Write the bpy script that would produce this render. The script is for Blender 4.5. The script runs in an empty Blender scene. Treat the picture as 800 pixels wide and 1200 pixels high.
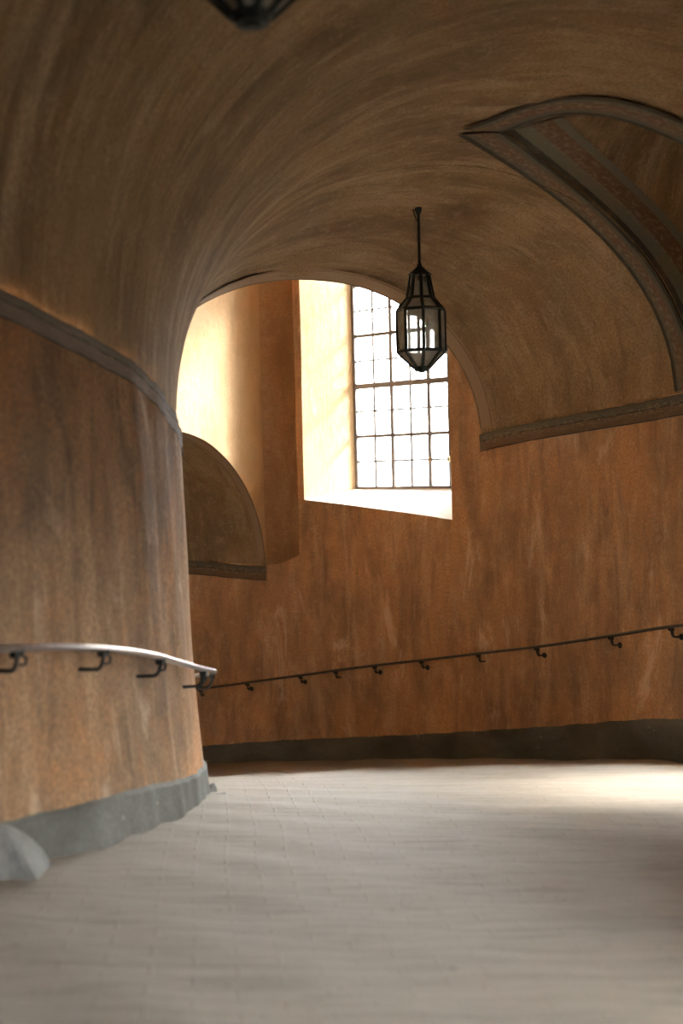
import bpy, bmesh, math, random
import numpy as np
from mathutils import Vector, Matrix
random.seed(7)
S = 1.15                                   # metres per layout unit
RI, RO, RC = 2.4775, 5.565, 4.15           # core radius, outer wall radius, crown radius (layout units)
R = math.radians
C = bpy.context.scene.collection

# ------------------------------------------------------------------ camera, sky, exposure
sc = bpy.context.scene
cam_d = bpy.data.cameras.new('camera'); cam = bpy.data.objects.new('camera', cam_d); C.objects.link(cam)
yaw, pitch, roll, fpx = 0.9238, -0.0399, -0.0253, 1231.08
F = Vector((-math.sin(yaw)*math.cos(pitch), math.cos(yaw)*math.cos(pitch), math.sin(pitch)))
Rt = F.cross(Vector((0, 0, 1))).normalized(); U = Rt.cross(F)
c_, s_ = math.cos(roll), math.sin(roll)
Rt, U = c_*Rt + s_*U, -s_*Rt + c_*U
CAM = Vector((5.165, 0, 0.903))*S
m = Matrix((Rt, U, -F)).transposed().to_4x4(); m.translation = CAM
cam.matrix_world = m
cam_d.sensor_fit = 'VERTICAL'; cam_d.sensor_height = 36; cam_d.lens = fpx/1200*36
cam_d.clip_start = 0.02
cam_d.dof.use_dof = True; cam_d.dof.focus_distance = 6.6*S; cam_d.dof.aperture_fstop = 1.4
sc.camera = cam

w = bpy.data.worlds.new('overcast_sky'); sc.world = w; w.use_nodes = True
nt = w.node_tree; nt.nodes.clear()
o_ = nt.nodes.new('ShaderNodeOutputWorld'); bg = nt.nodes.new('ShaderNodeBackground')
tc = nt.nodes.new('ShaderNodeTexCoord'); sp = nt.nodes.new('ShaderNodeSeparateXYZ')
rp = nt.nodes.new('ShaderNodeValToRGB')
rp.color_ramp.elements[0].position = 0.46; rp.color_ramp.elements[0].color = (0.03, 0.03, 0.028, 1)
rp.color_ramp.elements[1].position = 0.74; rp.color_ramp.elements[1].color = (0.97, 0.985, 1.0, 1)
re_ = rp.color_ramp.elements.new(0.50); re_.color = (0.08, 0.082, 0.085, 1)
ma = nt.nodes.new('ShaderNodeMapRange'); ma.inputs[1].default_value = -1
nt.links.new(tc.outputs['Generated'], sp.inputs[0]); nt.links.new(sp.outputs['Z'], ma.inputs[0])
nt.links.new(ma.outputs[0], rp.inputs[0]); nt.links.new(rp.outputs[0], bg.inputs[0])
nt.links.new(bg.outputs[0], o_.inputs[0]); bg.inputs[1].default_value = 82.0
sun_d = bpy.data.lights.new('veiled_sun', 'SUN'); sun = bpy.data.objects.new('veiled_sun', sun_d); C.objects.link(sun)
sun_d.energy = 11.0; sun_d.angle = R(12); sun_d.color = (1.0, .93, .84)
az, el = R(80), R(31)
sun.rotation_euler = Vector((math.cos(az)*math.cos(el), math.sin(az)*math.cos(el), math.sin(el))).to_track_quat('Z', 'Y').to_euler()

sc.view_settings.view_transform = 'Standard'; sc.view_settings.look = 'None'
sc.view_settings.exposure = 0.6; sc.view_settings.gamma = 1.0; sc.view_settings.use_curve_mapping = False
sc.cycles.max_bounces = 14; sc.cycles.diffuse_bounces = 10; sc.cycles.transparent_max_bounces = 16

# ------------------------------------------------------------------ layout curves (angle in degrees -> height)
def curve(pts):
    xs = np.array([p[0] for p in pts], float); ys = np.array([p[1] for p in pts], float)
    h = np.diff(xs); d = np.diff(ys)/h
    mm = np.zeros(len(xs)); mm[0] = d[0]; mm[-1] = d[-1]
    for i in range(1, len(xs)-1):
        if d[i-1]*d[i] > 0:
            w1, w2 = 2*h[i]+h[i-1], h[i]+2*h[i-1]
            mm[i] = (w1+w2)/(w1/d[i-1]+w2/d[i])
    def f(x):
        i = int(min(max(np.searchsorted(xs, x)-1, 0), len(h)-1)); t = (x-xs[i])/h[i]
        if t < 0: return float(ys[0]+mm[0]*(x-xs[0]))
        if t > 1: return float(ys[-1]+mm[-1]*(x-xs[-1]))
        return float((1+2*t)*(1-t)**2*ys[i] + t*(1-t)**2*h[i]*mm[i] + t*t*(3-2*t)*ys[i+1] + t*t*(t-1)*h[i]*mm[i+1])
    return f
T0, T1 = -62.0, 170.0
floor_i = curve([(-84, .72), (0, .0), (26.7, -.195), (39.7, -.292), (51.2, -.374), (75, -.60), (126, -1.18), (170, -1.7)])
floor_o = curve([(-84, .75), (0, -.03), (40, -.42), (75.6, -.908), (88.6, -1.182), (100.7, -1.398), (109.6, -1.542), (126, -1.741), (170, -2.3)])
base_i = curve([(-84, .90), (0, .13), (22.9, -.032), (27.4, -.059), (35.4, -.109), (50.1, -.246), (75, -.45), (126, -1.0), (170, -1.5)])
base_o = curve([(-84, 1.0), (0, .22), (40, -.16), (75.6, -.627), (88.6, -.931), (102.4, -1.218), (125.5, -1.558), (170, -2.1)])
rail_i = curve([(-84, 1.35), (0, .60), (21.4, .452), (25.5, .427), (30.6, .385), (37.5, .31), (42, .25), (50, .155), (60, .06), (75, -.08), (126, -.65), (170, -1.2)])
rail_o = curve([(-84, 1.55), (0, .80), (40, .42), (74.5, -.059), (81.3, -.207), (88.5, -.368), (94.5, -.486), (99.8, -.588), (106.1, -.702), (113.3, -.839), (125.3, -1.042), (170, -1.6)])
spr_i = curve([(-84, 2.45), (0, 1.68), (25.5, 1.427), (31.9, 1.365), (40.2, 1.30), (48.5, 1.205), (75, .95), (94, .78), (117, .52), (130, .35), (170, -.2)])
spr_o = curve([(-84, 2.5), (0, 1.80), (30, 1.62), (52.5, 1.42), (75.2, 1.26), (94.1, 1.105), (105.5, .62), (116.8, .045), (126, .09), (136, .0), (170, -.5)])
crown = curve([(-84, 3.5), (0, 2.95), (30, 2.78), (60, 2.60), (72, 2.50), (82, 2.38), (94, 2.14), (105.5, 1.72), (117, 1.24), (130, 1.1), (170, .5)])

class Bay:
    """an arched window bay cut through the vault; the tall one rises above the vault over the whole width of the ramp"""
    def __init__(s, lo, apex, hi, sill, win, tall=False):
        s.lo, s.apex, s.hi, s.sill, s.win, s.tall = lo, apex, hi, sill, win, tall
        s.c = 105.5 if tall else (lo+hi)/2
    def far(s, g): return s.apex+(s.hi-s.apex)*(1-(1-g)**3)
    def near(s, g): 
        d = s.apex-s.lo; return s.apex-d*(.53*(1-(1-g)**10)+.47*g**4)
    def edges(s):
        if s.tall: return [s.lo, s.hi]
        gs = [k/26 for k in range(27)]
        return [s.near(g) for g in gs]+[s.far(g) for g in gs]
    def g(s, th):
        f, sg = (s.far, 1) if th >= s.apex else (s.near, -1)
        lo, hi = 0.0, 1.0
        for _ in range(40):
            m_ = (lo+hi)/2
            if (f(m_)-th)*sg < 0: lo = m_
            else: hi = m_
        return (lo+hi)/2
RA = 4.1             # apex radius of the bay groins
TOP = 3.25           # ceiling height of the tall bay
def mk(sh, dz, hd=1.75):  # hd: window head height, kept low so daylight reaches floor, not vault
    b = Bay(60.4+sh, 68.0+sh, 74.0+sh, floor_o(67.5+sh)+.42, (61.0+sh, 73.5+sh)); b.hd = hd; return b
BAYS = [mk(-49, -.0, 1.35), mk(0, 0),  # unseen first bay, placed and given a low head to light only the floor
        Bay(94.5, 105.5, 116.85, .585, (97.6, 112.7), True), mk(76, 0)]
LEDGE = 113.4        # where the window wall of the tall bay stops and its recessed corner begins
def bay_of(th):
    for b in BAYS:
        if b.lo-1e-6 <= th <= b.hi+1e-6: return b
    return None
def fz(th, r):
    t = (r-RI)/(RO-RI); return floor_i(th)*(1-t)+floor_o(th)*t
def vz(th, r):
    zc = crown(th)
    if r >= RC:
        x = min(1, (r-RC)/(RO-RC)); return spr_o(th)+(zc-spr_o(th))*math.sqrt(max(0, 1-x*x))
    x = min(1, (RC-r)/(RC-RI+.03)); return spr_i(th)+(zc-spr_i(th))*max(0, 1-x**2.2)**(1/2.2)
def groin(th, b): return RA+(RO-RA)*b.g(th)
def bz(th, r, b):
    if b.tall: return TOP
    rg = groin(th, b); return vz(th, rg)+.30*(r-rg)
def rw(th, b):       # plan radius of the bay's back wall
    if not b.tall or th <= LEDGE+1e-4: return RO
    return RO+.30*math.sqrt(max(0, 1-((th-LEDGE)/(b.hi-LEDGE))**2))
def P(th, r, z):
    a = R(th); return (r*math.cos(a)*S, r*math.sin(a)*S, z*S)
def rcore(h):        # the core wall leans a little
    if h < .0: return RI+.05
    if h < 1: return RI+.05*(1-h)**2
    return RI-.03*min(1, (h-1)/.8)

# ------------------------------------------------------------------ materials
def mat(name): 
    m_ = bpy.data.materials.new(name); m_.use_nodes = True; n = m_.node_tree; n.nodes.clear()
    out = n.nodes.new('ShaderNodeOutputMaterial'); b = n.nodes.new('ShaderNodeBsdfPrincipled')
    n.links.new(b.outputs[0], out.inputs[0]); return m_, n, b, out
def noise(n, vec, scale, detail=5, rough=.6, dist=0):
    t = n.nodes.new('ShaderNodeTexNoise'); t.inputs['Scale'].default_value = scale
    t.inputs['Detail'].default_value = detail; t.inputs['Roughness'].default_value = rough
    t.inputs['Distortion'].default_value = dist; n.links.new(vec, t.inputs['Vector']); return t.outputs['Fac']
def mapping(n, src, sx, sy, sz=1, loc=(0, 0, 0), rot=0):
    mp = n.nodes.new('ShaderNodeMapping'); mp.inputs['Scale'].default_value = (sx, sy, sz)
    mp.inputs['Location'].default_value = loc; mp.inputs['Rotation'].default_value = (0, 0, rot)
    n.links.new(src, mp.inputs['Vector']); return mp.outputs[0]
def rng(n, v, a, b, c=0, d=1):
    q = n.nodes.new('ShaderNodeMapRange'); n.links.new(v, q.inputs[0])
    for i, k in enumerate((a, b, c, d)): q.inputs[i+1].default_value = k
    return q.outputs[0]
def mix(n, fac, a, b, mode='MIX'):
    q = n.nodes.new('ShaderNodeMix'); q.data_type = 'RGBA'; q.blend_type = mode
    if isinstance(fac, (int, float)): q.inputs[0].default_value = fac
    else: n.links.new(fac, q.inputs[0])
    for i, k in ((6, a), (7, b)):
        if isinstance(k, tuple): q.inputs[i].default_value = (*k, 1)
        else: n.links.new(k, q.inputs[i])
    return q.outputs[2]
def mul(n, a, b, op='MULTIPLY'):
    q = n.nodes.new('ShaderNodeMath'); q.operation = op
    for i, k in enumerate((a, b)):
        if isinstance(k, (int, float)): q.inputs[i].default_value = k
        else: n.links.new(k, q.inputs[i])
    return q.outputs[0]
def bump(n, b, h, strength, dist=.01):
    q = n.nodes.new('ShaderNodeBump'); q.inputs['Strength'].default_value = strength
    q.inputs['Distance'].default_value = dist; n.links.new(h, q.inputs['Height']); n.links.new(q.outputs[0], b.inputs['Normal'])
def uvn(n):
    t = n.nodes.new('ShaderNodeUVMap'); t.uv_map = 'UVMap'; return t.outputs[0]

def plaster(name, c0, c1, c2, cd, streak=(5.0, .9), amt=1.0, pale=None, rust=None, bmp=.5):
    """limewash: c0/c1 broad mottling, c2 rubbed lighter patches, cd dark smears stretched along v, pale bare patches, rust blooms"""
    m_, n, b, o = mat(name); uv = uvn(n)
    big = noise(n, mapping(n, uv, .85, .75), 1.0, 5, .6, .5)
    col = mix(n, rng(n, big, .36, .62), c0, c1)
    if rust is not None:
        ru = noise(n, mapping(n, uv, 2.1, 1.5, 1, (31, 4, 0)), 1.0, 7, .7, .6)
        col = mix(n, rng(n, ru, .50, .66, 0, .8), col, rust)
    dk = noise(n, mapping(n, uv, 1.7, .8, 1, (17, 9, 0)), 1.0, 7, .68, .5)
    col = mix(n, rng(n, dk, .47, .68, 0, .72*amt), col, cd)
    st = noise(n, mapping(n, uv, streak[0], streak[1], 1, (3, 1, 0)), 1.0, 8, .7, .3)
    col = mix(n, rng(n, st, .50, .68, 0, .7*amt), col, c2)
    st2 = noise(n, mapping(n, uv, streak[0]*1.7, streak[1]*1.5, 1, (13, 7, 0)), 1.0, 8, .72, .5)
    col = mix(n, rng(n, st2, .50, .70, 0, .7*amt), col, cd)
    med = noise(n, mapping(n, uv, 9, 7, 1, (1, 5, 0)), 1.0, 8, .75)
    col = mix(n, rng(n, med, .52, .70, 0, .5*amt), col, c2)
    fine = noise(n, mapping(n, uv, 60, 48), 1.0, 5, .75)
    col = mix(n, rng(n, fine, .38, .64, 0, .55*amt), col, cd)
    sm = noise(n, mapping(n, uv, 16, 2.6, 1, (0, 3, 0)), 1.0, 5, .7)
    if pale is not None:
        pl = noise(n, mapping(n, uv, 3.0, 1.1, 1, (9, 2, 0)), 1.0, 10, .74, .7)
        col = mix(n, rng(n, pl, .57, .66, 0, .6), col, pale)
    n.links.new(col, b.inputs['Base Color']); b.inputs['Roughness'].default_value = .92
    b.inputs['Specular IOR Level'].default_value = .12
    hh = mul(n, med, mul(n, sm, .8), 'ADD'); hh = mul(n, hh, mul(n, fine, .35), 'ADD')
    hh = mul(n, hh, mul(n, big, 2.0), 'ADD')
    bump(n, b, hh, bmp, .02)
    return m_
M = {}
M['wall'] = plaster('orange_limewash', (.80, .44, .20), (.52, .30, .155), (.86, .58, .35), (.23, .15, .10), (4.5, .8), pale=(.86, .66, .47), rust=(.76, .38, .17))
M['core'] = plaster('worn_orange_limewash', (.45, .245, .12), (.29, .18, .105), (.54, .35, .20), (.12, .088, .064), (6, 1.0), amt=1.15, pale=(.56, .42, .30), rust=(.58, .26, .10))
M['vault'] = plaster('ochre_vault_plaster', (.46, .32, .175), (.31, .22, .125), (.62, .47, .30), (.15, .105, .062), (4.6, .9), rust=(.37, .23, .11), bmp=.7)
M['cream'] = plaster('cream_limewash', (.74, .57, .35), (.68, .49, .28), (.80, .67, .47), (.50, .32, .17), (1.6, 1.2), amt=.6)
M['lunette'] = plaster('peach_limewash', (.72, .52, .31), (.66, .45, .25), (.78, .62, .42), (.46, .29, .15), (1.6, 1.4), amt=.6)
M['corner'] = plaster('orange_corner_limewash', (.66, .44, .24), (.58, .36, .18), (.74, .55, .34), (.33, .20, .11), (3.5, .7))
M['sill'] = plaster('pale_sill_plaster', (.86, .82, .74), (.85, .80, .72), (.88, .85, .8), (.66, .6, .5), (1.5, 1.5), amt=.4)

def skirting(name):
    m_, n, b, o = mat(name); uv = uvn(n)
    big = noise(n, mapping(n, uv, 1.6, 2.5), 1.0, 5, .6, .5)
    col = mix(n, rng(n, big, .35, .68), (.085, .081, .067), (.18, .175, .155))
    ch = noise(n, mapping(n, uv, 11, 13, 1, (4, 0, 0)), 1.0, 5, .7)
    col = mix(n, rng(n, ch, .64, .70, 0, .75), col, (.34, .33, .30))
    v = n.nodes.new('ShaderNodeTexVoronoi'); v.inputs['Scale'].default_value = 5.5; n.links.new(mapping(n, uv, 1, 1.2), v.inputs['Vector'])
    col = mix(n, rng(n, v.outputs['Distance'], .07, .05, 0, .8), col, (.46, .38, .28))
    fine = noise(n, mapping(n, uv, 50, 45), 1.0, 3, .7); col = mix(n, rng(n, fine, .4, .7, 0, .35), col, (.06, .06, .05))
    n.links.new(col, b.inputs['Base Color']); b.inputs['Roughness'].default_value = .85; b.inputs['Specular IOR Level'].default_value = .25
    bump(n, b, mul(n, ch, mul(n, fine, .3), 'ADD'), .6, .015); return m_
M['skirt'] = skirting('grey_tar_paint')

def floor_mat():
    m_, n, b, o = mat('worn_brick_on_edge_paving'); uv = uvn(n)
    # u runs along the ramp, v across it (metres)
    wob = noise(n, mapping(n, uv, .8, .8), 1.0, 3, .5)
    cmb = n.nodes.new('ShaderNodeVectorMath'); cmb.operation = 'MULTIPLY_ADD'
    n.links.new(wob, cmb.inputs[0]); cmb.inputs[1].default_value = (.10, .10, 0); n.links.new(uv, cmb.inputs[2])
    br = n.nodes.new('ShaderNodeTexBrick'); n.links.new(mapping(n, cmb.outputs[0], 1, 1, 1, (0, 0, 0), R(90)), br.inputs['Vector'])
    br.inputs['Scale'].default_value = 1; br.inputs['Brick Width'].default_value = .21; br.inputs['Row Height'].default_value = .062
    br.inputs['Mortar Size'].default_value = .005; br.inputs['Mortar Smooth'].default_value = .8; br.inputs['Bias'].default_value = 0
    br.inputs['Color1'].default_value = (.31, .255, .205, 1); br.inputs['Color2'].default_value = (.28, .23, .185, 1); br.inputs['Mortar'].default_value = (.24, .205, .17, 1)
    dust = noise(n, mapping(n, uv, 2.2, 2.2), 1.0, 6, .65, .4)
    col = mix(n, rng(n, dust, .33, .62, .35, .85), br.outputs['Color'], (.30, .248, .20))
    ln = noise(n, mapping(n, uv, 22, 1.8, 1, (2, 2, 0)), 1.0, 6, .75, .2)
    col = mix(n, rng(n, ln, .46, .64, 0, .75), col, (.20, .172, .14))
    sp_ = noise(n, mapping(n, uv, 34, 14, 1, (5, 1, 0)), 1.0, 5, .7)
    col = mix(n, rng(n, sp_, .60, .70, 0, .75), col, (.13, .115, .10))
    st = noise(n, mapping(n, uv, 3.4, 3.0, 1, (8, 3, 0)), 1.0, 5, .7)
    col = mix(n, rng(n, st, .67, .75, 0, .5), col, (.17, .155, .135))
    n.links.new(col, b.inputs['Base Color']); b.inputs['Roughness'].default_value = .72; b.inputs['Specular IOR Level'].default_value = .3
    hh = mul(n, mul(n, br.outputs['Fac'], -.3), mul(n, ln, 1.0), 'ADD'); hh = mul(n, hh, mul(n, sp_, -.35), 'ADD')
    bump(n, b, hh, .6, .012); return m_
M['floor'] = floor_mat()

def band_mat(name, stripes, wear=(.30, .21, .12)):
    """painted border: stripes = (start across 0..1, colour)"""
    m_, n, b, o = mat(name); uv = uvn(n)
    sp_ = n.nodes.new('ShaderNodeSeparateXYZ'); n.links.new(uv, sp_.inputs[0])
    r_ = n.nodes.new('ShaderNodeValToRGB'); r_.color_ramp.interpolation = 'CONSTANT'
    els = r_.color_ramp.elements
    els[0].position = 0; els[0].color = (*stripes[0][1], 1); els[1].position = stripes[1][0]; els[1].color = (*stripes[1][1], 1)
    for p_, c in stripes[2:]:
        e = els.new(p_); e.color = (*c, 1)
    jit = noise(n, mapping(n, uv, 14, .0), 1.0, 4, .6)
    v = mul(n, sp_.outputs['Y'], mul(n, mul(n, jit, -.5, 'ADD'), .05), 'ADD')
    n.links.new(v, r_.inputs[0])
    # small painted ornament rhythm in the middle of the border
    orn = noise(n, mapping(n, uv, 26, 9), 1.0, 3, .6)
    mid = mul(n, rng(n, sp_.outputs['Y'], .25, .4), rng(n, sp_.outputs['Y'], .85, .7))
    col = mix(n, mul(n, rng(n, orn, .5, .6, 0, .55), mid), r_.outputs[0], (.33, .26, .19))
    wr = noise(n, mapping(n, uv, 5, 2.2), 1.0, 7, .72)
    col = mix(n, rng(n, wr, .50, .72, 0, .7), col, wear)
    n.links.new(col, b.inputs['Base Color']); b.inputs['Roughness'].default_value = .9; b.inputs['Specular IOR Level'].default_value = .15
    bump(n, b, mul(n, wr, orn, 'ADD'), .3, .008); return m_
GR, DK, RD, LG = (.135, .125, .095), (.065, .06, .048), (.175, .115, .075), (.24, .225, .18)
M['band'] = band_mat('painted_spring_border', [(0, DK), (.06, RD), (.55, DK), (.62, GR), (.97, DK)])
M['band_core'] = band_mat('worn_grey_spring_border', [(0, DK), (.07, (.24, .20, .17)), (.60, DK), (.67, (.20, .18, .155)), (.96, DK)], (.36, .29, .24))
M['band_groin'] = band_mat('painted_groin_border', [(0, DK), (.14, GR), (.30, RD), (.68, GR), (.84, DK)], (.21, .165, .105))
M['band_light'] = band_mat('faded_groin_border', [(0, (.2, .15, .1)), (.10, (.36, .26, .17)), (.82, (.22, .16, .11)), (.9, (.36, .25, .15))], (.42, .30, .19))
M['band_soffit'] = band_mat('painted_bay_border', [(0, DK), (.12, (.19, .19, .15)), (.42, RD), (.80, (.20, .20, .16))], (.25, .19, .12))

def metal(name, c, rough, met, wearc=None):
    m_, n, b, o = mat(name); t = n.nodes.new('ShaderNodeTexCoord')
    f = noise(n, t.outputs['Object'], 35, 4, .6)
    n.links.new(mix(n, rng(n, f, .4, .7), c, wearc or tuple(k*1.5 for k in c)), b.inputs['Base Color'])
    b.inputs['Metallic'].default_value = met; b.inputs['Roughness'].default_value = rough; return m_
M['iron'] = metal('blackened_wrought_iron', (.028, .03, .028), .55, .6)
M['lead'] = metal('dark_green_lantern_iron', (.018, .026, .025), .5, .5)
M['rail'] = metal('hand_polished_steel', (.40, .36, .34), .30, .9, (.52, .48, .46))
M['rail_dark'] = metal('dull_brown_iron', (.10, .085, .07), .42, .7)
M['frame'] = metal('weathered_grey_window_iron', (.16, .135, .125), .5, .2)
M['brass'] = metal('tarnished_brass', (.35, .25, .12), .4, .9)
M['cable'] = metal('black_rubber_cable', (.02, .02, .02), .6, 0)

def glass(name, tint, gloss=.05, milk=0.0, rough=.02):
    m_ = bpy.data.materials.new(name); m_.use_nodes = True; n = m_.node_tree; n.nodes.clear()
    out = n.nodes.new('ShaderNodeOutputMaterial'); t = n.nodes.new('ShaderNodeBsdfTransparent'); t.inputs[0].default_value = (*tint, 1)
    g = n.nodes.new('ShaderNodeBsdfGlossy'); g.inputs['Roughness'].default_value = rough
    fr = n.nodes.new('ShaderNodeFresnel'); fr.inputs[0].default_value = 1.45
    q = n.nodes.new('ShaderNodeMixShader'); n.links.new(fr.outputs[0], q.inputs[0]); n.links.new(t.outputs[0], q.inputs[1]); n.links.new(g.outputs[0], q.inputs[2])
    last = q
    if milk:
        tcn = n.nodes.new('ShaderNodeTexCoord')
        d = n.nodes.new('ShaderNodeBsdfDiffuse'); d.inputs[0].default_value = (.75, .72, .66, 1)
        tl = n.nodes.new('ShaderNodeBsdfTranslucent'); tl.inputs[0].default_value = (.75, .72, .66, 1)
        a = n.nodes.new('ShaderNodeMixShader'); n.links.new(d.outputs[0], a.inputs[1]); n.links.new(tl.outputs[0], a.inputs[2]); a.inputs[0].default_value = .5
        k = n.nodes.new('ShaderNodeMixShader'); n.links.new(rng(n, noise(n, tcn.outputs['Object'], 9, 4), .3, .7, milk*.6, milk*1.4), k.inputs[0])
        n.links.new(q.outputs[0], k.inputs[1]); n.links.new(a.outputs[0], k.inputs[2]); last = k
    n.links.new(last.outputs[0], out.inputs[0]); return m_
M['pane'] = glass('clear_old_window_glass', (.97, .985, .98))
M['lampglass'] = glass('dusty_lantern_glass', (.93, .93, .90), milk=.38)
def simple(name, c, rough=.8, sc_=20, var=.25):
    m_, n, b, o = mat(name); t = n.nodes.new('ShaderNodeTexCoord'); f = noise(n, t.outputs['Object'], sc_, 6, .65)
    n.links.new(mix(n, rng(n, f, .3, .7), tuple(k*(1-var) for k in c), tuple(k*(1+var) for k in c)), b.inputs['Base Color'])
    b.inputs['Roughness'].default_value = rough; bump(n, b, f, .5, .01); return m_
M['mortar'] = simple('pale_grey_mortar', (.21, .205, .19), .9, 14)
M['stone'] = simple('blue_grey_stone', (.15, .165, .17), .8, 18)
M['bulb'] = simple('opal_bulb_glass', (.8, .78, .72), .2, 5, .03)

# ------------------------------------------------------------------ mesh helpers
def link(name, me, material=None, parent=None, smooth=True):
    o = bpy.data.objects.new(name, me); C.objects.link(o)
    if material: me.materials.append(material)
    if parent: o.parent = parent
    if smooth:
        me.polygons.foreach_set('use_smooth', [True]*len(me.polygons))
    return o
def mesh(name, verts, faces, uvs, material, parent=None, smooth=True, kind=None, sharp=35):
    me = bpy.data.meshes.new(name); me.from_pydata(verts, [], faces)
    if uvs:
        l = me.uv_layers.new(name='UVMap'); idx = [v for f in me.polygons for v in f.vertices]
        l.data.foreach_set('uv', [c for i in idx for c in uvs[i]])
    me.validate(); me.update()
    o = link(name, me, material, parent, smooth)
    if smooth and sharp: me.set_sharp_from_angle(angle=R(sharp))
    if kind: o['kind'] = kind
    return o
class Grid:
    def __init__(s): s.v = []; s.f = []; s.u = []
    def rows(s, rows, flip=False):
        """rows: equal-length lists of (point, uv)"""
        b = len(s.v); k = len(rows[0])
        for r in rows:
            for p, u in r: s.v.append(p); s.u.append(u)
        for i in range(len(rows)-1):
            for j in range(k-1):
                q = (b+i*k+j, b+i*k+j+1, b+(i+1)*k+j+1, b+(i+1)*k+j)
                s.f.append(q[::-1] if flip else q)
    def build(s, name, material, parent=None, **kw): return mesh(name, s.v, s.f, s.u, material, parent, **kw)
def st(o, label=None):
    o['kind'] = 'structure'
    if label: o['label'] = label
    return o
def frange(a, b, step):
    n = max(1, int(round((b-a)/step))); return [a+(b-a)*i/n for i in range(n+1)]
def angs(a, b, step=.75):
    """angles with dense sampling near the bay edges"""
    xs = set(round(x, 4) for x in frange(a, b, step))
    for q in BAYS:
        for e in q.edges()+list(q.win)+([LEDGE] if q.tall else []):
            if a <= e <= b: xs.add(round(e, 4))
    return sorted(xs)
def wob(th, z, a=.006):
    return a*(math.sin(th*.9+z*2.1)+math.sin(th*.37-z*3.3+1.7)+.6*math.sin(th*2.3+z*1.1+.5))
UA = lambda th, r: R(th)*r*S

# ------------------------------------------------------------------ floor
g = Grid(); rows = []
for th in frange(T0, T1, 1.0):
    row = []
    for k in range(61):
        r = RI-.1+(RO+.2-RI+.1)*k/60
        z = fz(th, r)+.004*(math.sin(th*1.1+r*3)+math.sin(th*.5-r*5+2))
        p_ = P(th, r, z); row.append((p_, (p_[0]*math.cos(R(-30))+p_[1]*math.sin(R(-30)), -p_[0]*math.sin(R(-30))+p_[1]*math.cos(R(-30)))))
    rows.append(row)
g.rows(rows, True); st(g.build('floor', M['floor']))

# ------------------------------------------------------------------ core wall (the round newel), its skirting and border
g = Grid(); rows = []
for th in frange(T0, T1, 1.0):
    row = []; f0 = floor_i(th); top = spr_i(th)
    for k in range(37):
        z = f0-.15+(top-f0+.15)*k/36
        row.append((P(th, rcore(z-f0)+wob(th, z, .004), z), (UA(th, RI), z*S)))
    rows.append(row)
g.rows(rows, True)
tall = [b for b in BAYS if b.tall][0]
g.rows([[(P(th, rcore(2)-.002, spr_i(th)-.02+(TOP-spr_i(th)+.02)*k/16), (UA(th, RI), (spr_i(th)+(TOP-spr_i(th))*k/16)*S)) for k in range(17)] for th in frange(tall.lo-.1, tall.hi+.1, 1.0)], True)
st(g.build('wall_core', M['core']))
g = Grid(); rows = []
for th in frange(T0, T1, .5):
    row = []; f0 = floor_i(th); top = base_i(th)+.0015*math.sin(th*1.3)
    for k in range(13):
        z = f0-.12+(top-f0+.12)*k/12; d = .012 if k < 12 else -.006
        if k < 4: d += .006*(4-k)*(.7+.3*math.sin(th*2.1)+.3*math.sin(th*5.3))
        row.append((P(th, rcore(z-f0)+wob(th, z, .004)+d, z), (UA(th, RI), z*S)))
    rows.append(row)
g.rows(rows, True); st(g.build('baseboard_core', M['skirt']))

def border(name, pts_fn, n, material, width_rows=6, label=None):
    """pts_fn(i, t) -> 3d point for station i and cross position t in 0..1; slightly proud of the plaster"""
    g = Grid(); rows = []; s = 0; prev = None
    for i in range(n):
        p0 = Vector(pts_fn(i, 0.5))
        if prev is not None: s += (p0-prev).length
        prev = p0
        rows.append([(pts_fn(i, k/width_rows), (s, .001+.998*k/width_rows)) for k in range(width_rows+1)])
    g.rows(rows); return st(g.build(name, material, sharp=None), label)

TH = frange(T0, T1, 1.0)
border('trim_1', lambda i, t: P(TH[i], rcore(spr_i(TH[i])-.04-floor_i(TH[i]))+wob(TH[i], spr_i(TH[i]), .004)+.006, spr_i(TH[i])-.078+.080*t), len(TH), M['band_core'])

# ------------------------------------------------------------------ vault: one cross-section per angle, cut back to the groin inside the bays
g = Grid(); NP_ = 56
def vault_row(th, cut=True):
    b = bay_of(th); re = groin(th, b) if (b and cut and not b.tall) else RO
    inner = lambda a: (RC-(RC-RI+.03)*math.sin(a)**(2/2.2), spr_i(th)+(crown(th)-spr_i(th))*math.cos(a)**(2/2.2))
    # sample the section by its own parameter: -1 (core) .. 0 (crown) .. +1 (outer springing)
    if re >= RC: pe = math.asin(min(1, (re-RC)/(RO-RC)))/(math.pi/2)
    else: pe = -math.asin(min(1, ((RC-re)/(RC-RI+.03))**1.1))/(math.pi/2)
    row = []; s = 0; last = None
    for k in range(NP_+1):
        q = -1+(pe+1)*k/NP_; a = abs(q)*math.pi/2
        if q < 0: r, z = inner(a)
        else: r, z = RC+(RO-RC)*math.sin(a), spr_o(th)+(crown(th)-spr_o(th))*math.cos(a)
        z += wob(th, r*2, .006)*math.cos(a)*(1-(k/NP_)**8)*(1-(1-k/NP_)**8)
        if last: s += math.hypot(r-last[0], z-last[1])*S
        last = (r, z); row.append((P(th, r, z), (UA(th, 4.0), s)))
    return row
vth = angs(T0, T1)
g.rows([vault_row(th) for th in vth if th <= tall.lo+1e-6])
g.rows([vault_row(th) for th in vth if th >= tall.hi-1e-6])
st(g.build('ceiling', M['vault'], sharp=50))
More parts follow.
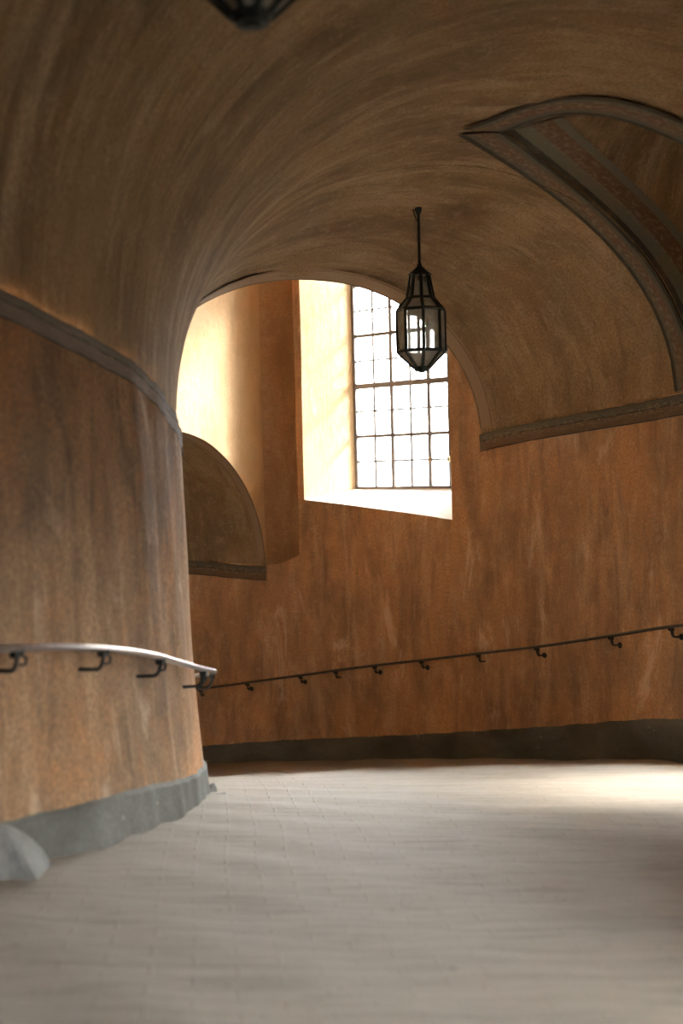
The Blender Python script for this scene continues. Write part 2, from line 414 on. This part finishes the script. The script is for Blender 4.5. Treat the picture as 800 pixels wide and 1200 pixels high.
# the tall bay: flat crown over the whole width, and the two lunette walls above the lower vaults
g = Grid()
g.rows([[(P(th, RI-.05+(RO+.4-RI)*k/16, TOP), (UA(th, 4.0), k*.25)) for k in range(17)] for th in frange(tall.lo-.1, tall.hi+.1, 1.0)])
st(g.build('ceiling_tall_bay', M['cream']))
g = Grid()
for th in (tall.lo, tall.hi):
    rows = []
    for (p_, u_) in vault_row(th, False):
        z0 = p_[2]/S; rows.append([((p_[0], p_[1], (z0+(TOP-z0)*k/14)*S), (math.hypot(p_[0], p_[1]), (z0+(TOP-z0)*k/14)*S)) for k in range(15)])
    g.rows(rows)
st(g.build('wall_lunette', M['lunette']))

# ------------------------------------------------------------------ outer wall, bays, window reveals
g_low = Grid(); g_soff = Grid(); g_arch = Grid(); g_sk = Grid(); g_panel = Grid()
def sill_front(th, b): return b.sill+.0105*(th-b.c) if b.tall else floor_o(th)+.03
def head_z(th, b):
    x = (th-(b.win[0]+b.win[1])/2)/((b.win[1]-b.win[0])/2)
    if b.tall: return b.sill+2.22+.22*math.sqrt(max(0, 1-x*x))
    return floor_o(b.c)+b.hd+.12*math.sqrt(max(0, 1-x*x))
oth = angs(T0, T1)
def col(th, z0, z1, n, r=None):
    out = []
    for k in range(n+1):
        z = z0+(z1-z0)*k/n; rr = (RO if r is None else r)-wob(th, z, .005)*(1 if (r is None) else .5)
        out.append((P(th, rr, z), (UA(th, RO)+(0 if r is None else 0), z*S)))
    return out
# lower wall: floor to spring line (or sill)
def solid_runs():
    edges = [T0]
    for b in BAYS: edges += list(b.win)
    edges.append(T1); return [(edges[i], edges[i+1]) for i in range(0, len(edges), 2)]
for a, b_ in solid_runs():                      # plain stretches between windows
    rows = [col(th, floor_o(th)-.15, spr_o(th)+.05, 24) for th in oth if a-1e-6 <= th <= b_+1e-6]
    g_low.rows(rows)
for b in BAYS:
    ths = [th for th in oth if b.win[0]-1e-6 <= th <= b.win[1]+1e-6]
    g_low.rows([col(th, floor_o(th)-.15, sill_front(th, b), 24) for th in ths])
    g_low.rows([col(th, head_z(th, b), bz(th, RO, b)+.02, 3) for th in ths])
    # window wall above the spring line at each side of the opening
    for lo, hi in ((b.lo, b.win[0]), (b.win[1], LEDGE if b.tall else b.hi)):
        ths2 = [th for th in oth if lo-1e-6 <= th <= hi+1e-6]
        g_low.rows([col(th, spr_o(th), max(spr_o(th), bz(th, RO, b))+.03, 24) for th in ths2])
    if b.tall:       # side face of the window wall, ledge and recessed corner
        te = LEDGE; zz = (spr_o(te), TOP)
        g_low.rows([[(P(te, r, zz[0]+(zz[1]-zz[0])*k/20), ((r-RO)*S+UA(te, RO), (zz[0]+(zz[1]-zz[0])*k/20)*S)) for k in range(21)] for r in (RO, RO+.15, RO+.3)])
        ths3 = [th for th in oth if te-1e-6 <= th <= b.hi+1e-6]
        bk = (lambda th: RO+.3 if abs(th-te) < 1e-3 else rw(th, b))
        g_low.rows([[(P(th, RO+(bk(th)-RO)*k/3, spr_o(th)-.002), (UA(th, RO), (RO+(bk(th)-RO)*k/3)*S)) for k in range(4)] for th in ths3])
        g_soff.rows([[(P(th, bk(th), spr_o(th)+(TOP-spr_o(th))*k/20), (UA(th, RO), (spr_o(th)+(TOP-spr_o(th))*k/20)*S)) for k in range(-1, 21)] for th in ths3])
        continue
    # bay surface: straight radial rulings from the groin to the back wall
    rows = []; s = 0; last = None
    for th in [th for th in oth if b.lo-1e-6 <= th <= b.hi+1e-6]:
        rg = groin(th, b)
        p = Vector(P(th, RO, bz(th, RO, b)))
        if last is not None: s += (p-last).length
        last = p
        rows.append([(P(th, rg+(RO+.03-rg)*k/10, bz(th, rg+(RO+.03-rg)*k/10, b)), ((rg+(RO-rg)*k/10)*S, s)) for k in range(11)])
    g_arch.rows(rows)
st(g_low.build('wall_outer', M['wall']))
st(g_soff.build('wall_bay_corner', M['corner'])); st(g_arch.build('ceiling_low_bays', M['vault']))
# skirting of the outer wall
rows = []
for th in [t for t in frange(T0, T1, .5) if not any(b.win[0] < t < b.win[1] and not b.tall for b in BAYS)]:
    if rows and th-last_ > .8: g_sk.rows(rows); rows = []
    last_ = th
    f0 = floor_o(th); top = base_o(th)+.003*math.sin(th*1.7); row = []
    for k in range(9):
        z = f0-.1+(top-f0+.1)*k/8; d = .010 if k < 8 else -.006
        row.append((P(th, RO-wob(th, z, .005)-d, z), (UA(th, RO), z*S)))
    rows.append(row)
g_sk.rows(rows); st(g_sk.build('baseboard_outer', M['skirt']))

# painted borders along the spring line of each pier and along every groin
tn = 2
for i in range(len(BAYS)-1):
    a, b2 = BAYS[i].hi, BAYS[i+1].lo
    ths = frange(a, b2, .6)
    border('trim_%d' % tn, lambda i_, t: P(ths[i_], RO-.012-.010*t-wob(ths[i_], spr_o(ths[i_])), spr_o(ths[i_])-.085+.125*t), len(ths), M['band']); tn += 1
def vault_normal(th, r):
    e = .01; a0 = Vector(P(th, r, vz(th, r)))
    a1 = Vector(P(th, r-e, vz(th, r-e))); a2 = Vector(P(th+.1, r, vz(th+.1, r)))
    n_ = (a2-a0).cross(a1-a0).normalized()
    if n_.dot(Vector(P(th, RC, fz(th, RC)+1.0))-a0) < 0: n_ = -n_
    return a0, n_
Wd = .135; WN = .175
for bi, b in enumerate(BAYS):
    if b.tall:
        # the arch edges where the lower vaults meet the tall bay: a band on each vault
        for th0, sg in ((b.lo, -1), (b.hi, 1)):
            qs = [RI+.06+(RO-RI-.065)*(.5-.5*math.cos(math.pi*k/60)) for k in range(61)]
            def arch(k, t, th0=th0, sg=sg, qs=qs):
                th2 = th0+sg*(.02+math.degrees((Wd*.95 if sg < 0 else .085)*t/qs[k])); a0, n_ = vault_normal(th2, qs[k]); return tuple(a0+n_*.008)
            border('trim_%d' % tn, arch, len(qs), M['band_light']); tn += 1
        continue
    if b.lo < -60 or b.lo > 120: continue
    for side, f in (('far', b.far), ('near', b.near)):
        sg = 1 if side == 'far' else -1
        gs = [k/48 for k in range(49)]
        def vside(k, t, f=f, sg=sg):
            gg = gs[k]; r = RA+(RO-RA)*gg; th = f(gg)
            # outward normal of the groin in the plane of (arc length, profile length)
            prof = lambda r_: (math.asin(min(1, (r_-RC)/(RO-RC))) if r_ > RC else -(RC-r_)/(RO-RC))*1.3
            g0, g1 = max(0, gg-.01), min(1, gg+.01)
            dx = R(f(g1)-f(g0))*r; dy = prof(RA+(RO-RA)*g1)-prof(RA+(RO-RA)*g0); L = math.hypot(dx, dy) or 1
            nx, ny = dy/L*sg, -dx/L*sg
            if gg < .001: nx, ny = 0.15*sg, -1.0
            d = WN*t*(1 if gg > .001 else 1.25); th2 = th+math.degrees(nx*d/r); pr2 = prof(r)+ny*d
            r2 = RC+(RO-RC)*(math.sin(pr2/1.3) if pr2 > 0 else pr2/1.3)
            r2 = min(r2, RO-2e-3); a0, n_ = vault_normal(th2, r2); return tuple(a0+n_*.014)
        border('trim_%d' % tn, vside, len(gs), M['band_groin']); tn += 1
        def bside(k, t, f=f, sg=sg):
            gg = gs[k]; th = f(gg); r0 = RA+(RO-RA)*gg
            r2 = min(r0+(.30 if sg > 0 else .12)*t, RO-.002)
            c0 = Vector(P(th, r2, vz(f(gg), r0)+.30*(r2-r0))); cd = Vector(P(b.c, RO, spr_o(b.c)+.3))-c0
            return tuple(c0+cd.normalized()*.014)
        border('trim_%d' % tn, bside, len(gs), M['band_soffit']); tn += 1

# ------------------------------------------------------------------ windows: built once, copied into every bay
WW, WHT, NC, NR = 1.13*S, 2.29*S, 6, 10      # glass width, height (metres), columns, rows
def box(bm, c, s):
    r_ = bmesh.ops.create_cube(bm, size=1); bmesh.ops.scale(bm, vec=s, verts=r_['verts']); bmesh.ops.translate(bm, vec=c, verts=r_['verts']); return r_['verts']
def bmobj(name, bm, material, parent=None, smooth=False, bev=0):
    if bev: bmesh.ops.bevel(bm, geom=bm.edges[:], offset=bev, segments=1, affect='EDGES')
    me = bpy.data.meshes.new(name); bm.to_mesh(me); bm.free(); o = link(name, me, material, parent, smooth)
    if smooth: me.set_sharp_from_angle(angle=R(40))
    return o
def make_window():
    w_ = bpy.data.objects.new('window_1', None); C.objects.link(w_)
    bm = bmesh.new(); fr = .035
    box(bm, (0, 0, fr/2), (WW+2*fr, .05, fr)); box(bm, (0, 0, WHT-fr/2), (WW+2*fr, .05, fr))
    for s in (-1, 1): box(bm, (s*(WW/2+fr/2), 0, WHT/2), (fr, .05, WHT))
    bmobj('window_frame', bm, M['frame'], w_)
    cw, rh = WW/NC, (WHT-2*fr)/NR
    for j in range(1, NR):
        heavy = j % 4 == 2 or j == 4
        th = {4: .055, 2: .032, 6: .034, 8: .032}.get(j, .019)
        bm = bmesh.new(); box(bm, (0, -.004 if th > .02 else 0, fr+j*rh), (WW, .034 if th > .02 else .012, th)); bmobj('glazing_bar', bm, M['frame'], w_)
    for i in range(1, NC):
        th = {2: .036, 4: .036}.get(i, .022)
        bm = bmesh.new(); box(bm, (-WW/2+i*cw, -.006 if th > .03 else -.002, WHT/2), (th, .03 if th > .03 else .018, WHT-2*fr)); bmobj('mullion', bm, M['frame'], w_)
    pm = None
    for i in range(NC):
        for j in range(NR):
            if pm is None:
                bm = bmesh.new(); box(bm, (0, 0, 0), (cw-.004, .004, rh-.004)); o = bmobj('pane', bm, M['pane'], w_); pm = o.data
            else: o = bpy.data.objects.new('pane', pm); C.objects.link(o); o.parent = w_
            o.location = (-WW/2+(i+.5)*cw, .006, fr+(j+.5)*rh); o.rotation_euler = (R(random.uniform(-.3, .3)), 0, R(random.uniform(-.3, .3)))
    for x in (1, 2):
        bm = bmesh.new(); box(bm, (0, 0, 0), (.02, .02, .05)); v = box(bm, (.02, -.012, .01), (.05, .01, .012))
        o = bmobj('latch', bm, M['brass'], w_, bev=.002); o.location = (WW/2-x*cw, -.025, fr+rh*1.0)
    return w_
def copy_tree(o, parent=None):
    c = o.copy(); C.objects.link(c); c.parent = parent
    for ch in o.children: copy_tree(ch, c)
    return c
win0 = make_window()
win0['kind'] = 'structure'
g_rev = Grid(); g_sill = Grid(); DW = .66
for bi, b in enumerate(BAYS):
    wth, nrm = (b.c+.55, b.c+1.5) if b.tall else (b.c, b.c)
    wx, wz = (1, 1) if b.tall else (1.0, .655*(b.hd-.2)/1.75)
    dw = DW if b.tall else 1.0; rr = (RO+dw)
    loc = Vector(P(wth, rr, b.sill+.135))
    o = win0 if bi == 0 else copy_tree(win0)
    o.name = 'window_%d' % (bi+1); o.location = loc; o.rotation_euler = (0, 0, R(nrm-90)); o.scale = (wx, 1, wz)
    mw = Matrix.Translation(loc) @ Matrix.Rotation(R(nrm-90), 4, 'Z') @ Matrix.Diagonal((wx, 1, wz, 1))
    # reveal: loft from the opening in the wall face to the glass rectangle
    ths = [th for th in oth if b.win[0]-1e-6 <= th <= b.win[1]+1e-6]
    # window local +x points to decreasing theta
    front_s = [Vector(P(th, RO-wob(th, sill_front(th, b), .005), sill_front(th, b))) for th in ths]
    front_h = [Vector(P(th, RO-wob(th, head_z(th, b), .005), head_z(th, b))) for th in ths]
    def back(th, z): 
        t = (th-ths[0])/(ths[-1]-ths[0]); return mw @ Vector(((.5-t)*(WW+.06), -.0, z))
    g_sill.rows([[(tuple(f.lerp(back(th, .012), k/8)), (UA(th, RO), k/8*dw*S)) for k in range(9)] for f, th in zip(front_s, ths)])
    g_rev.rows([[(tuple(f.lerp(back(th, WHT-.01), k/8)), (UA(th, RO), 9+k/8*dw*S)) for k in range(9)] for f, th in zip(front_h, ths)])
    for th, fs, fh in ((ths[0], front_s[0], front_h[0]), (ths[-1], front_s[-1], front_h[-1])):
        rws = []
        for j in range(25):
            f_ = fs.lerp(fh, j/24); bk_ = back(th, .0).lerp(back(th, WHT), j/24)
            zz = f_.z/S; f_ = Vector(P(th, RO-wob(th, zz, .005), zz))
            rws.append([(tuple(f_.lerp(bk_, k/8)), (UA(th, RO)+k/8*dw*S, f_.lerp(bk_, k/8).z)) for k in range(9)])
        g_rev.rows(rws)
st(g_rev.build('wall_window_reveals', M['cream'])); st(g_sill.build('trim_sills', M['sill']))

# added caps keeping sky light out of the cut-off ramp, both out of sight
for nm, th in (('sky_block_near', T0+.05), ('sky_block_far', T1-.05)):
    g = Grid(); g.rows([[(P(th, RI-.1+(RO+.3-RI+.1)*i/8, -4+9*j/8), (i*.4, j)) for j in range(9)] for i in range(9)]); st(g.build(nm, M['wall']))

# ------------------------------------------------------------------ handrails
def tube(bm, pts, rad, seg=10, cap=True):
    pts = [Vector(p) for p in pts]; rings = []; up = None
    for i, p in enumerate(pts):
        d = (pts[min(i+1, len(pts)-1)]-pts[max(i-1, 0)]).normalized()
        if up is None: up = Vector((0, 0, 1)) if abs(d.z) < .9 else Vector((1, 0, 0))
        x = d.cross(up).normalized(); y = x.cross(d).normalized(); up = y
        r_ = rad[i] if isinstance(rad, (list, tuple)) else rad
        rings.append([bm.verts.new(p+(x*math.cos(a)+y*math.sin(a))*r_) for a in [2*math.pi*k/seg for k in range(seg)]])
    for a, b in zip(rings, rings[1:]):
        for k in range(seg): bm.faces.new((a[k], a[(k+1) % seg], b[(k+1) % seg], b[k]))
    if cap: bm.faces.new(rings[0][::-1]); bm.faces.new(rings[-1])
def thing(name, label, cat, loc=(0, 0, 0), group=None):
    o = bpy.data.objects.new(name, None); C.objects.link(o); o.location = loc; o['label'] = label; o['category'] = cat
    if group: o['group'] = group
    return o
def bracket_mesh(off, drop):
    """local: x to the wall, z up, origin at the rail; a collar, a bent stem, a wall plate"""
    bm = bmesh.new()
    box(bm, (0, 0, -.018), (.028, .034, .02))
    pts = [(0, 0, -.01), (0, 0, -.03), (.006, 0, -.05)]
    for k in range(7):
        a = math.pi/2*k/6; pts.append((.006+.03*(1-math.cos(a))*1, 0, -drop+.03-.03*math.sin(a)))
    pts.append((off, 0, -drop-.004))
    tube(bm, pts, .0068, 8)
    bmesh.ops.create_cone(bm, cap_ends=True, segments=12, radius1=.024, radius2=.019, depth=.012, matrix=Matrix.Translation((off-.003, 0, -drop-.004)) @ Matrix.Rotation(R(90), 4, 'Y'))
    # small scroll of the strap holding the rail
    pts = [(-.0, -.015, -.02), (-.008, -.03, -.035), (-.004, -.03, -.055), (.004, -.012, -.055)]
    tube(bm, pts, .005, 6)
    me = bpy.data.meshes.new('rail_bracket'); bm.to_mesh(me); bm.free(); me.materials.append(M['iron'])
    me.polygons.foreach_set('use_smooth', [True]*len(me.polygons)); me.set_sharp_from_angle(angle=R(40)); return me
def rail_obj(label, rfn, r0, t0, t1, mt, br, off, wall_in, rad):
    t = thing('handrail', label, 'handrail', P(t0 if t0 > -50 else 0, r0, floor_o(t0) if r0 > 4 else floor_i(0)))
    inv = Vector(t.location); bm = bmesh.new()
    tube(bm, [Vector(P(th, r0, rfn(th)))-inv for th in frange(t0, t1, 1.0)], rad, 12)
    bmobj('rail', bm, mt, t, True)
    me = bracket_mesh(off, .075)
    for th in br:
        o = bpy.data.objects.new('bracket', me); C.objects.link(o); o.parent = t
        o.location = Vector(P(th, r0, rfn(th)))-inv; o.rotation_euler = (0, 0, R(th+(180 if wall_in else 0)))
    return t
rail_obj('hand-worn pale steel handrail on black hooks round the near curved wall', rail_i, RI+.1, -58, 100, M['rail'],
         [-48, -36, -24, -12, 0, 11, 22.7, 30.7, 38.6, 49.5, 66, 72, 84, 96], .1*S+.004, True, .0115)
rail_obj('long thin dark iron handrail on hooks sloping down the orange wall below the window', rail_o, RO-.08, 74.2, 140, M['rail_dark'],
         [75.6, 81.3, 88.6, 94.5, 100.4, 105.3, 109.4, 113.1, 118.7, 123.6, 130, 137], .08*S+.004, False, .0115)

# ------------------------------------------------------------------ lanterns
def ring(r, z, n=8, a0=0): return [Vector((r*math.cos(a0+2*math.pi*k/n), r*math.sin(a0+2*math.pi*k/n), z)) for k in range(n)]
def bar(bm, a, b, w=.012, d=.008):
    tube(bm, [a, b], w/2, 4)
def make_lantern(rod):
    t = thing('hanging_lantern', '', 'lantern')
    k = 1.0
    R1, R2, R3, R4 = .060, .088, .158, .052        # neck top, neck foot, body, bottom
    z0, z1, z2, z3, z4 = 0, .105, .375, .455, .610 # bottom, body foot, body head, neck foot, neck head
    prof = [(R4, z0), (R3, z1), (R3, z2), (R2, z3), (R1, z4)]
    for (ra, za), (rb, zb) in zip(prof, prof[1:]):
        A, B = ring(ra, za), ring(rb, zb)
        for i in range(8):
            bm = bmesh.new(); j = (i+1) % 8
            q = [A[i], A[j], B[j], B[i]]; c = sum(q, Vector())/4; q = [c+(v-c)*.97 for v in q]
            n_ = (q[1]-q[0]).cross(q[3]-q[0]).normalized()*.0015
            vs = [bm.verts.new(v-n_) for v in q]+[bm.verts.new(v+n_) for v in q]
            for f in ((3, 2, 1, 0), (4, 5, 6, 7), (0, 1, 5, 4), (1, 2, 6, 5), (2, 3, 7, 6), (3, 0, 4, 7)): bm.faces.new([vs[x] for x in f])
            bmobj('glass_pane', bm, M['lampglass'], t)
    bm = bmesh.new()
    for (ra, za), (rb, zb) in zip(prof, prof[1:]):
        for A, B in zip(ring(ra, za), ring(rb, zb)): tube(bm, [A, B], .0115, 6)
    for ra, za in prof:
        q = ring(ra, za)
        for i in range(8): tube(bm, [q[i], q[(i+1) % 8]], .0115 if za in (z1, z2, z3) else .009, 6)
    bmobj('frame', bm, M['lead'], t, True)
    bm = bmesh.new()
    bmesh.ops.create_cone(bm, cap_ends=True, segments=8, radius1=.078, radius2=.016, depth=.055, matrix=Matrix.Translation((0, 0, z4+.030)))
    bmesh.ops.create_cone(bm, cap_ends=True, segments=8, radius1=.078, radius2=.078, depth=.010, matrix=Matrix.Translation((0, 0, z4+.002)))
    bmobj('cap', bm, M['lead'], t)
    bm = bmesh.new()
    bmesh.ops.create_cone(bm, cap_ends=True, segments=8, radius1=R4*.9, radius2=R4+.006, depth=.028, matrix=Matrix.Translation((0, 0, -.008)))
    bmesh.ops.create_cone(bm, cap_ends=True, segments=8, radius1=.018, radius2=.03, depth=.012, matrix=Matrix.Translation((0, 0, -.026)))
    bmobj('bottom_plate', bm, M['lead'], t)
    bm = bmesh.new(); tube(bm, [(0, 0, z4+.05), (0, 0, z4+.05+rod)], .0095, 10)
    tube(bm, [(0, 0, z4+.05), (0, 0, z4+.075)], .016, 10)
    bmobj('rod', bm, M['iron'], t, True)
    zt = z4+.05+rod
    bm = bmesh.new(); tube(bm, [(0, 0, zt-.085), (0, 0, zt-.075), (0, 0, zt-.04), (0, 0, zt), (0, 0, zt+.03)], [.010, .018, .026, .030, .030], 14)
    bmobj('ceiling_cup', bm, M['iron'], t, True)
    bm = bmesh.new(); tube(bm, [(.0, 0, zt-.14), (.016, 0, zt-.115), (.030, 0, zt-.07), (.034, 0, zt-.02), (.032, 0, zt+.01)], .0035, 6)
    bmobj('cable', bm, M['cable'], t, True)
    bm = bmesh.new(); tube(bm, [(0, 0, z4), (0, 0, z3-.02)], .014, 10); bmobj('lamp_holder', bm, M['iron'], t, True)
    bm = bmesh.new(); bmesh.ops.create_uvsphere(bm, u_segments=14, v_segments=10, radius=.03, matrix=Matrix.Translation((0, 0, z3-.06)))
    bmobj('bulb', bm, M['bulb'], t, True)
    return t
def ray_at(x, y, dist):
    d = (F+Rt*((x-400)/fpx)-U*((y-600)/fpx)); return CAM+d*dist
lan = make_lantern(.43)
lan['label'] = 'octagonal dark iron lantern with pale panes hanging in front of the window'
lan.location = ray_at(494, 431, 6.05*S)
lan.rotation_euler = (0, 0, R(234.5))
lan2 = make_lantern(.62)
lan2['label'] = 'out-of-focus iron lantern cut off by the top edge, hanging nearest the camera'
lan2.location = ray_at(295, 19, 2.42*S); lan2.rotation_euler = (0, 0, R(30))
for l in (lan, lan2): l['group'] = 'lanterns along the crown of the vault'

# ------------------------------------------------------------------ mortar and stones at the foot of the core wall
def lump(name, label, cat, th, r, sx, sy, sz, material, rot=0, seed=1, sharp=.5):
    rnd = random.Random(seed); bm = bmesh.new(); bmesh.ops.create_icosphere(bm, subdivisions=3, radius=1)
    k = [Vector((rnd.uniform(-1, 1), rnd.uniform(-1, 1), rnd.uniform(-.4, 1))).normalized() for _ in range(10)]
    for v in bm.verts:
        for d in k:
            e = v.co.dot(d)
            if e > .72: v.co -= d*(e-.72)*sharp*1.6
        v.co += Vector((rnd.gauss(0, .008), rnd.gauss(0, .008), rnd.gauss(0, .008)))
        v.co = Vector((v.co.x*sx, v.co.y*sy, v.co.z*sz))
    o = bmobj(name, bm, material, None, True); o.location = Vector(P(th, r, fz(th, r)-.01)); o.rotation_euler = (0, 0, R(th+rot))
    o['label'] = label; o['category'] = cat; return o
def wedge(name, label, cat, material):
    """sloping fillet of mortar against the skirting: starts at a point, ends in a steep broken face"""
    g = Grid(); rows = []
    st_ = [(26.7, .015, .01), (26.2, .07, .04), (25.5, .115, .075), (24.8, .15, .10), (24.0, .18, .13), (23.3, .20, .15), (23.0, .205, .13), (22.7, .20, .07), (22.3, .19, .05), (21.0, .17, .04), (20.0, .14, .03)]
    for i, (th, h, d) in enumerate(st_):
        th -= 1.5; h *= .66; d *= .8
        row = [(P(th, RI+.07, fz(th, RI+.07)-.02), (i*.05, 0)), (P(th, RI+.072, fz(th, RI+.07)+h), (i*.05, .1))]
        for k in range(1, 9):
            a = k/8; r = RI+.075+d*a; z = fz(th, r)+h*(1-a**1.25)+.003*math.sin(i*2.3+k*1.7)*(1-a)-.008*a
            row.append((P(th, r, z), (i*.05, a)))
        row.append((P(th, RI+.075+d*.9, fz(th, RI+.07)-.03), (i*.05, 1.1))); rows.append(row)
    g.rows(rows)
    n0, k_ = 0, len(rows[0]); g.f.append(tuple(range(k_))); g.f.append(tuple(range((len(rows)-1)*k_, len(rows)*k_))[::-1])
    o = g.build(name, material); o['label'] = label; o['category'] = cat; return o
wedge('mortar_wedge', 'pale grey mortar wedge sloping against the dark skirting at lower left', 'mortar', M['mortar'])
lb = ['dark flake of mortar propped against the far foot of the core wall', 'small grey mortar chip lying just off the core wall foot', 'flat broken mortar shard farthest out from the core wall foot']
for k, (th, r, sx, sy, sz, rot) in enumerate(((60.5, RI+.065, .035, .02, .07, 10), (58, RI+.10, .05, .022, .02, 40), (57, RI+.15, .045, .02, .014, 60))):
    lump('mortar_fragment', lb[k], 'mortar', th, r, sx, sy, sz, M['mortar'], rot, 11+k, .8)
